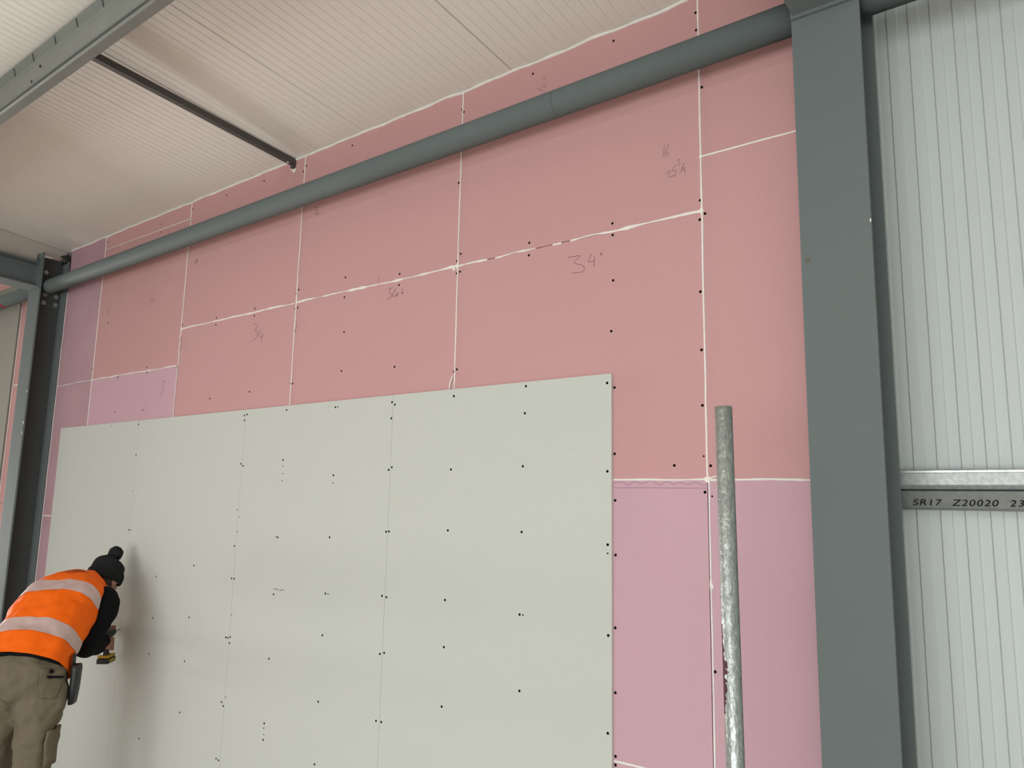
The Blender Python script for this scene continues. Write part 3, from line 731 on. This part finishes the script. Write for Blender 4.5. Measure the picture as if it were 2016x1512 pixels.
limb(bm, [shL+V3(0.06, 0.02, 0.01), shL, shL.lerp(elL, 0.5), elL, elL.lerp(wrL, 0.5), wrL], [0.07, 0.085, 0.078, 0.066, 0.055, 0.042], 24, 8, 0.010, 4.0)
jl = bmo('jumper_sleeve', bm, 'black_knit', person, True); jl['label'] = 'black jumper sleeve'
bm = bmesh.new(); Loft(torso_r).add(bm, 30, 32, 0.0, 0.995, -0.012); bmo('jumper_body', bm, 'black_knit', person, True)

# ---- trousers
bm = bmesh.new()
hips = Loft([((-3.522, -0.698, 1.175), RP, 0.150, 0.130, 2.3), ((-3.503, -0.725, 1.100), RP, 0.166, 0.145, 2.3), ((-3.487, -0.744, 1.020), RP, 0.184, 0.160, 2.3),
             ((-3.478, -0.755, 0.950), RP, 0.190, 0.152, 2.3), ((-3.475, -0.760, 0.885), RP, 0.165, 0.11, 2.2)])
hips.add(bm, 16, 40)
limb(bm, [(-3.410, -0.692, 1.03), (-3.398, -0.690, 0.90), (-3.402, -0.702, 0.74), (-3.396, -0.715, 0.56), (-3.385, -0.715, 0.32), (-3.378, -0.70, 0.12)], [0.10, 0.116, 0.100, 0.086, 0.082, 0.088], 28, 6)
limb(bm, [(-3.555, -0.805, 1.03), (-3.570, -0.815, 0.90), (-3.592, -0.815, 0.74), (-3.628, -0.800, 0.56), (-3.645, -0.81, 0.32), (-3.66, -0.825, 0.12)], [0.10, 0.116, 0.100, 0.086, 0.082, 0.088], 28, 6)
trs = bmo('trousers', bm, 'khaki', person, True); trs['label'] = 'khaki work trousers'
md = trs.modifiers.new('merge', 'REMESH'); md.mode = 'VOXEL'; md.voxel_size = 0.011; md.use_smooth_shade = True
md = trs.modifiers.new('soft', 'SMOOTH'); md.factor = 0.6; md.iterations = 8
tx = bpy.data.textures.new('folds', 'CLOUDS'); tx.noise_scale = 0.11; tx.noise_depth = 2
tx2 = bpy.data.textures.new('creases', 'CLOUDS'); tx2.noise_scale = 0.045; tx2.noise_depth = 1
md = trs.modifiers.new('creases', 'DISPLACE'); md.texture = tx2; md.strength = 0.012; md.mid_level = 0.5; md.texture_coords = 'GLOBAL'
md = trs.modifiers.new('folds', 'DISPLACE'); md.texture = tx; md.strength = 0.045; md.mid_level = 0.5; md.texture_coords = 'GLOBAL'
def hip_patch(name, t0, t1, a0, a1, off, m, nt=8, na=10, lab=None, shape=None):
    bm = bmesh.new(); rows = []
    for i in range(nt+1):
        fr_ = i/nt; ins = shape(fr_) if shape else 0.0
        rows.append([bm.verts.new(hips.at(t0+(t1-t0)*fr_, a0+(a1-a0)*(ins/2+(1-ins)*k/na), 0.012)) for k in range(na+1)])
    for A, B in zip(rows, rows[1:]):
        for k in range(na): bm.faces.new((A[k], A[k+1], B[k+1], B[k]))
    o = bmo(name, bm, m, trs, True)
    sw = o.modifiers.new('fit', 'SHRINKWRAP'); sw.target = trs; sw.wrap_method = 'NEAREST_SURFACEPOINT'; sw.wrap_mode = 'ABOVE_SURFACE'; sw.offset = off
    ss = o.modifiers.new('ease', 'SMOOTH'); ss.factor = 0.5; ss.iterations = 3 if nt > 4 else 0
    so = o.modifiers.new('thick', 'SOLIDIFY'); so.thickness = 0.003; so.offset = 0
    if lab: o['label'] = lab
    return o
hip_patch('rear_pocket', 0.47, 0.93, R(4), R(46), 0.004, 'khaki_patch', 10, 12, 'patch pocket on the seat', lambda q: 0.35*max(0, q-0.6)/0.4)
hip_patch('pocket_flash', 0.585, 0.62, R(6), R(34), 0.012, 'ink', 2, 10, 'black strip on the pocket')
hip_patch('pocket_badge', 0.50, 0.545, R(23), R(29), 0.012, 'ink', 2, 3, 'small dark badge')
hip_patch('waistband', 0.19, 0.27, R(-30), R(160), 0.004, 'khaki_patch', 3, 40)
hip_patch('belt_loop', 0.17, 0.30, R(73), R(77), 0.007, 'khaki_patch', 3, 2)
# cargo pocket on the right thigh
bm = bmesh.new()
cp = V3(-3.372, -0.672, 0.60)
for i in range(9):
    pass
rows = []
for i in range(7):
    z = 0.74-0.17*i/6; rows.append([bm.verts.new((-3.394+0.13*math.cos(a_), -0.722+0.13*math.sin(a_), z)) for a_ in [R(15+8*k) for k in range(9)]])
for A, B in zip(rows, rows[1:]):
    for k in range(8): bm.faces.new((A[k], A[k+1], B[k+1], B[k]))
cpo = bmo('cargo_pocket', bm, 'khaki_patch', trs, True)
sw = cpo.modifiers.new('fit', 'SHRINKWRAP'); sw.target = trs; sw.wrap_mode = 'OUTSIDE_SURFACE'; sw.offset = 0.012
so = cpo.modifiers.new('thick', 'SOLIDIFY'); so.thickness = 0.014; so.offset = 0

# ---- boots
for c, dr in ((V3(-3.378, -0.70, 0), FA), (V3(-3.66, -0.825, 0), FA)):
    rt = V3(dr.y, -dr.x, 0)
    bm = bmesh.new()
    L_ = Loft([(c-dr*0.07+ZV*0.05, rt, 0.035, 0.03, 2), (c-dr*0.05+ZV*0.062, rt, 0.042, 0.042, 2.4), (c+dr*0.04+ZV*0.062, rt, 0.046, 0.045, 2.4), (c+dr*0.13+ZV*0.05, rt, 0.05, 0.034, 2.5), (c+dr*0.19+ZV*0.046, rt, 0.045, 0.028, 2.4), (c+dr*0.215+ZV*0.04, rt, 0.025, 0.018, 2)])
    L_.add(bm, 18, 24)
    limb(bm, [c+ZV*0.06, c+ZV*0.13, c+ZV*0.2], [0.045, 0.052, 0.05], 20, 4)
    bt = bmo('boot', bm, 'boot', person, True)
    bm = bmesh.new(); outline = [(-0.085, 0.03), (-0.06, 0.042), (0.04, 0.042), (0.13, 0.05), (0.19, 0.045), (0.222, 0.02)]
    lo_ = [c+dr*a_+rt*b_ for a_, b_ in outline]+[c+dr*a_-rt*b_ for a_, b_ in outline[::-1]]
    A = [bm.verts.new(p+ZV*0.001) for p in lo_]; B = [bm.verts.new(p+ZV*0.028) for p in lo_]
    for k in range(len(A)): bm.faces.new((A[k], A[(k+1) % len(A)], B[(k+1) % len(A)], B[k]))
    bm.faces.new(A[::-1]); bm.faces.new(B); bmo('sole', bm, 'sole', bt)

# ---- body: head, neck, trunk, arms, hands and legs as one skin
HC = V3(-3.832, -0.222, 1.428)
UH = (ZV+FA*0.42).normalized(); FH = (FA-ZV*0.25); FH = (FH-UH*FH.dot(UH)).normalized(); RH = FH.cross(UH).normalized()
HDRILL = V3(-3.882, -0.148, 1.078); TIP = V3(-4.0, -0.0145, 1.080)
DD = (TIP-HDRILL).normalized(); DRT = DD.cross(ZV).normalized(); DUP = DRT.cross(DD).normalized()
bm = bmesh.new()
add_ellipsoid(bm, HC+UH*0.025-FH*0.012, (RH, FH, UH), (0.076, 0.095, 0.092))
add_ellipsoid(bm, HC-UH*0.045+FH*0.025, (RH, FH, UH), (0.060, 0.066, 0.075))
add_ellipsoid(bm, HC-UH*0.095+FH*0.058, (RH, FH, UH), (0.030, 0.026, 0.022))      # chin
add_tube(bm, [HC+UH*0.012+FH*0.082, HC-UH*0.022+FH*0.110, HC-UH*0.032+FH*0.088], [0.008, 0.014, 0.012], 12)   # nose
add_ellipsoid(bm, HC-UH*0.058+FH*0.085, (RH, FH, UH), (0.024, 0.010, 0.006))      # lips
add_ellipsoid(bm, HC+UH*0.026+FH*0.080, (RH, FH, UH), (0.050, 0.012, 0.008))      # brow
for s in (-1, 1):
    add_ellipsoid(bm, HC+RH*s*0.078-UH*0.012-FH*0.012, (RH, FH, UH), (0.010, 0.020, 0.032))
limb(bm, [(-3.72, -0.41, 1.37), (-3.775, -0.32, 1.40), HC-UH*0.06-FH*0.01], [0.07, 0.056, 0.054], 20, 5)
Loft(torso_r[:-1]).add(bm, 20, 28, 0.02, 0.97, -0.026)
limb(bm, [shR, shR.lerp(elR, 0.5), elR, elR.lerp(wrR, 0.5), wrR, wrR.lerp(HDRILL, 0.35)], [0.055, 0.05, 0.042, 0.038, 0.028, 0.026], 18, 5)
limb(bm, [shL, shL.lerp(elL, 0.5), elL, elL.lerp(wrL, 0.5), wrL, wrL+V3(-0.005, 0.03, 0.0)], [0.055, 0.05, 0.042, 0.038, 0.028, 0.026], 18, 5)
limb(bm, [(-3.410, -0.692, 1.03), (-3.402, -0.702, 0.78), (-3.396, -0.715, 0.56), (-3.385, -0.715, 0.32), (-3.378, -0.70, 0.07)], [0.085, 0.078, 0.056, 0.054, 0.038], 18, 5)
limb(bm, [(-3.555, -0.805, 1.03), (-3.592, -0.815, 0.78), (-3.628, -0.800, 0.56), (-3.645, -0.81, 0.32), (-3.66, -0.825, 0.07)], [0.085, 0.078, 0.056, 0.054, 0.038], 18, 5)
# right hand closed round the drill grip (grip axis runs down along -DUP)
GA = HDRILL-DUP*0.028
palm = GA+DRT*0.030-DD*0.026-DUP*0.012
add_ellipsoid(bm, palm, (DRT, DD, DUP), (0.019, 0.034, 0.042))
add_ellipsoid(bm, palm-DD*0.026, (DRT, DD, DUP), (0.019, 0.026, 0.032))
def wrap(c, a0, a1, rad, n=7, dz=0.0):
    return [c+DRT*rad*math.cos(a0+(a1-a0)*k/n)+DD*rad*math.sin(a0+(a1-a0)*k/n)+DUP*dz*k/n for k in range(n+1)]
for k, (zz, ln, rr) in enumerate(((0.022, 165, 0.0092), (0.001, 195, 0.0098), (-0.020, 190, 0.0093), (-0.039, 165, 0.0082))):
    P = wrap(GA+DUP*(zz-0.012), R(-15), R(ln), 0.031+0.001*k, 8)
    add_tube(bm, P, [rr*1.15, rr*1.2, rr*1.05, rr*1.1, rr, rr*1.02, rr*0.95, rr*0.9, rr*0.7], 12)
P = [palm-DD*0.028+DUP*0.02, GA-DD*0.045+DUP*0.024-DRT*0.008, GA-DD*0.028+DUP*0.022-DRT*0.032, GA+DD*0.006+DUP*0.016-DRT*0.034, GA+DD*0.022+DUP*0.012-DRT*0.032]
add_tube(bm, P, [0.014, 0.0125, 0.011, 0.0105, 0.008], 12)
# left hand steadying the tool from the far side
pl_ = wrL+V3(0.0, 0.055, 0.0); 
add_ellipsoid(bm, pl_, (DRT, DD, DUP), (0.016, 0.042, 0.040))
for k, zz in enumerate((0.027, 0.009, -0.009, -0.026)):
    b0 = pl_+DUP*zz+DD*0.03; ln = (0.072, 0.08, 0.075, 0.058)[k]
    add_tube(bm, [b0, b0+DD*ln*0.4+DRT*0.006, b0+DD*ln*0.72+DRT*0.018, b0+DD*ln*0.85+DRT*0.034], [0.0098, 0.0092, 0.0085, 0.0072], 12)
add_tube(bm, [pl_+DUP*0.025-DD*0.02, pl_+DUP*0.05+DD*0.005+DRT*0.01, pl_+DUP*0.058+DD*0.03+DRT*0.02], [0.0125, 0.0105, 0.0085], 12)
body = bmo('body', bm, 'skin', person, True)
md = body.modifiers.new('merge', 'REMESH'); md.mode = 'VOXEL'; md.voxel_size = 0.0052; md.use_smooth_shade = True
md = body.modifiers.new('soft', 'SMOOTH'); md.factor = 0.5; md.iterations = 2
for s in (-1, 1):
    bm = bmesh.new(); add_ellipsoid(bm, HC+RH*s*0.031+UH*0.006+FH*0.080, (RH, FH, UH), (0.011, 0.009, 0.008), 12, 8)
    bmo('eye', bm, 'eye_white', person, True)
# short dark hair under the hat at the nape
bm = bmesh.new()
hl = Loft([(HC-UH*0.045-FH*0.022, RH, 0.070, 0.082, 2), (HC-UH*0.01-FH*0.014, RH, 0.080, 0.094, 2), (HC+UH*0.03-FH*0.012, RH, 0.080, 0.096, 2)])
hl.add(bm, 6, 32, a0=R(175), a1=R(365), cap=False)
hr = bmo('hair', bm, 'hair', person, True); so = hr.modifiers.new('thick', 'SOLIDIFY'); so.thickness = 0.006

# ---- bobble hat
hat = Loft([(HC-UH*0.012-FH*0.010, RH, 0.086, 0.106, 2), (HC+UH*0.020-FH*0.010, RH, 0.090, 0.108, 2), (HC+UH*0.060-FH*0.010, RH, 0.088, 0.104, 2),
            (HC+UH*0.098-FH*0.008, RH, 0.080, 0.092, 2), (HC+UH*0.122-FH*0.004, RH, 0.050, 0.058, 2), (HC+UH*0.132, RH, 0.012, 0.014, 2)])
bm = bmesh.new(); rows = []
NS = 96
for i in range(25):
    t = i/24; row = []
    for k in range(NS):
        an = 2*math.pi*k/NS
        row.append(bm.verts.new(hat.at(t, an, 0.0028*(1 if k % 4 in (0, 1) else -1)*(1-0.6*t)+0.003*mnoise.noise((math.cos(an)*3, math.sin(an)*3, t*4)))))
    rows.append(row)
for A, B in zip(rows, rows[1:]):
    for k in range(NS): bm.faces.new((A[k], A[(k+1) % NS], B[(k+1) % NS], B[k]))
bm.faces.new(rows[-1])
beanie = bmo('bobble_hat', bm, 'beanie', person, True); beanie['label'] = 'charcoal knitted bobble hat'
bm = bmesh.new(); rows = []
for i, (t, o_) in enumerate(((-0.0, -0.002), (0.0, 0.004), (0.08, 0.006), (0.22, 0.0065), (0.32, 0.005), (0.34, -0.001))):
    rows.append([bm.verts.new(hat.at(t, 2*math.pi*k/NS, o_+0.0026*(1 if k % 4 in (0, 1) else -1))) for k in range(NS)])
for A, B in zip(rows, rows[1:]):
    for k in range(NS): bm.faces.new((A[k], A[(k+1) % NS], B[(k+1) % NS], B[k]))
bmo('turned_up_cuff', bm, 'beanie', beanie, True)
bm = bmesh.new(); PC = HC+UH*0.168+FH*0.004
bmesh.ops.create_icosphere(bm, subdivisions=5, radius=0.041, matrix=Matrix.Translation(PC))
for v_ in bm.verts:
    d = v_.co-PC; v_.co = PC+d*(1+0.10*mnoise.noise(v_.co*60)+0.10*random.random())
bmo('pompom', bm, 'beanie', beanie, True)

# ---- tool holster hanging at the right hip
hp = hips.at(0.40, R(-10), 0.018)
hol = root('tool_holster', hp+V3(0, 0, -0.24), 'black leather tool holster hanging at the hip of the person', 'holster')
X_ = (RP*0.95+FP*0.2).normalized(); Y_ = ZV.cross(X_)
def hol_part(name, secs, m):
    bm = bmesh.new(); rows = []
    for z, w, d, ox in secs:
        rows.append([bm.verts.new(hp+ZV*z+Y_*(w*math.copysign(abs(math.cos(q))**0.6, math.cos(q))+ox)+X_*(0.018+d+d*math.copysign(abs(math.sin(q))**0.6, math.sin(q)))) for q in [2*math.pi*k/20 for k in range(20)]])
    for A, B in zip(rows, rows[1:]):
        for k in range(20): bm.faces.new((A[k], A[(k+1) % 20], B[(k+1) % 20], B[k]))
    bm.faces.new(rows[0][::-1]); bm.faces.new(rows[-1])
    return bmo(name, bm, m, hol, True)
hol_part('pouch', [(-0.20, 0.030, 0.012, 0), (-0.195, 0.036, 0.016, 0), (-0.12, 0.040, 0.020, 0), (-0.02, 0.040, 0.022, 0), (0.0, 0.038, 0.020, 0)], 'leather_black')
hol_part('belt_strap', [(-0.03, 0.020, 0.005, 0), (0.03, 0.020, 0.005, 0), (0.055, 0.018, 0.005, 0)], 'leather_black')
bm = bmesh.new(); cc = hp-ZV*0.11+X_*0.062; add_tube(bm, [cc-X_*0.006, cc], 0.004, 10); bmo('rivet', bm, 'bolt_zinc', hol)

# ---- cordless drill driver
dr = root('cordless_drill', HDRILL-DUP*0.15, 'yellow and black cordless drill held against the grey board', 'drill')
def dax(s, up=0.0, side=0.0): return HDRILL+DD*s+DUP*up+DRT*side
tube('motor_housing', [dax(-0.052, 0.012), dax(-0.046, 0.012), dax(-0.02, 0.012), dax(0.04, 0.012), dax(0.056, 0.012)], [0.014, 0.022, 0.0255, 0.0255, 0.020], 'tool_black', dr, 24)
tube('rear_cap', [dax(-0.058, 0.012), dax(-0.044, 0.012), dax(-0.026, 0.012)], [0.016, 0.0245, 0.0262], 'tool_black', dr, 24)
tube('chuck', [dax(0.056, 0.012), dax(0.060, 0.012), dax(0.078, 0.012), dax(0.092, 0.012)], [0.0195, 0.0205, 0.018, 0.009], 'tool_black', dr, 24)
tube('drill_bit', [dax(0.090, 0.012), dax(0.13, 0.012), TIP+DUP*0.010], [0.0042, 0.0040, 0.0022], 'tool_steel', dr, 10)
bm = bmesh.new(); rows = []
for up, a_, b_, sh in ((-0.005, 0.016, 0.022, 0.0), (-0.04, 0.0165, 0.021, -0.003), (-0.08, 0.0165, 0.021, -0.006), (-0.105, 0.018, 0.026, -0.004), (-0.112, 0.022, 0.034, 0.0)):
    rows.append([bm.verts.new(dax(sh+b_*math.sin(q), up, a_*math.cos(q))) for q in [2*math.pi*k/20 for k in range(20)]])
for A, B in zip(rows, rows[1:]):
    for k in range(20): bm.faces.new((A[k], A[(k+1) % 20], B[(k+1) % 20], B[k]))
bmo('grip', bm, 'tool_black', dr, True)
def dbox(name, s0, s1, u0, u1, w, m, bev):
    bm = bmesh.new(); add_box(bm, s0, s1, -w, w, u0, u1, bev)
    for v_ in bm.verts: v_.co = dax(v_.co.x, v_.co.z, v_.co.y)
    return bmo(name, bm, m, dr, True)
dbox('battery_shoe', -0.045, 0.058, -0.126, -0.110, 0.034, 'tool_yellow', 0.006)
dbox('battery', -0.050, 0.064, -0.160, -0.127, 0.036, 'tool_black', 0.010)
dbox('battery_label', -0.030, 0.045, -0.150, -0.135, 0.0365, 'tool_yellow', 0.0005)
dbox('trigger', 0.016, 0.030, -0.040, -0.014, 0.007, 'tool_black', 0.003)
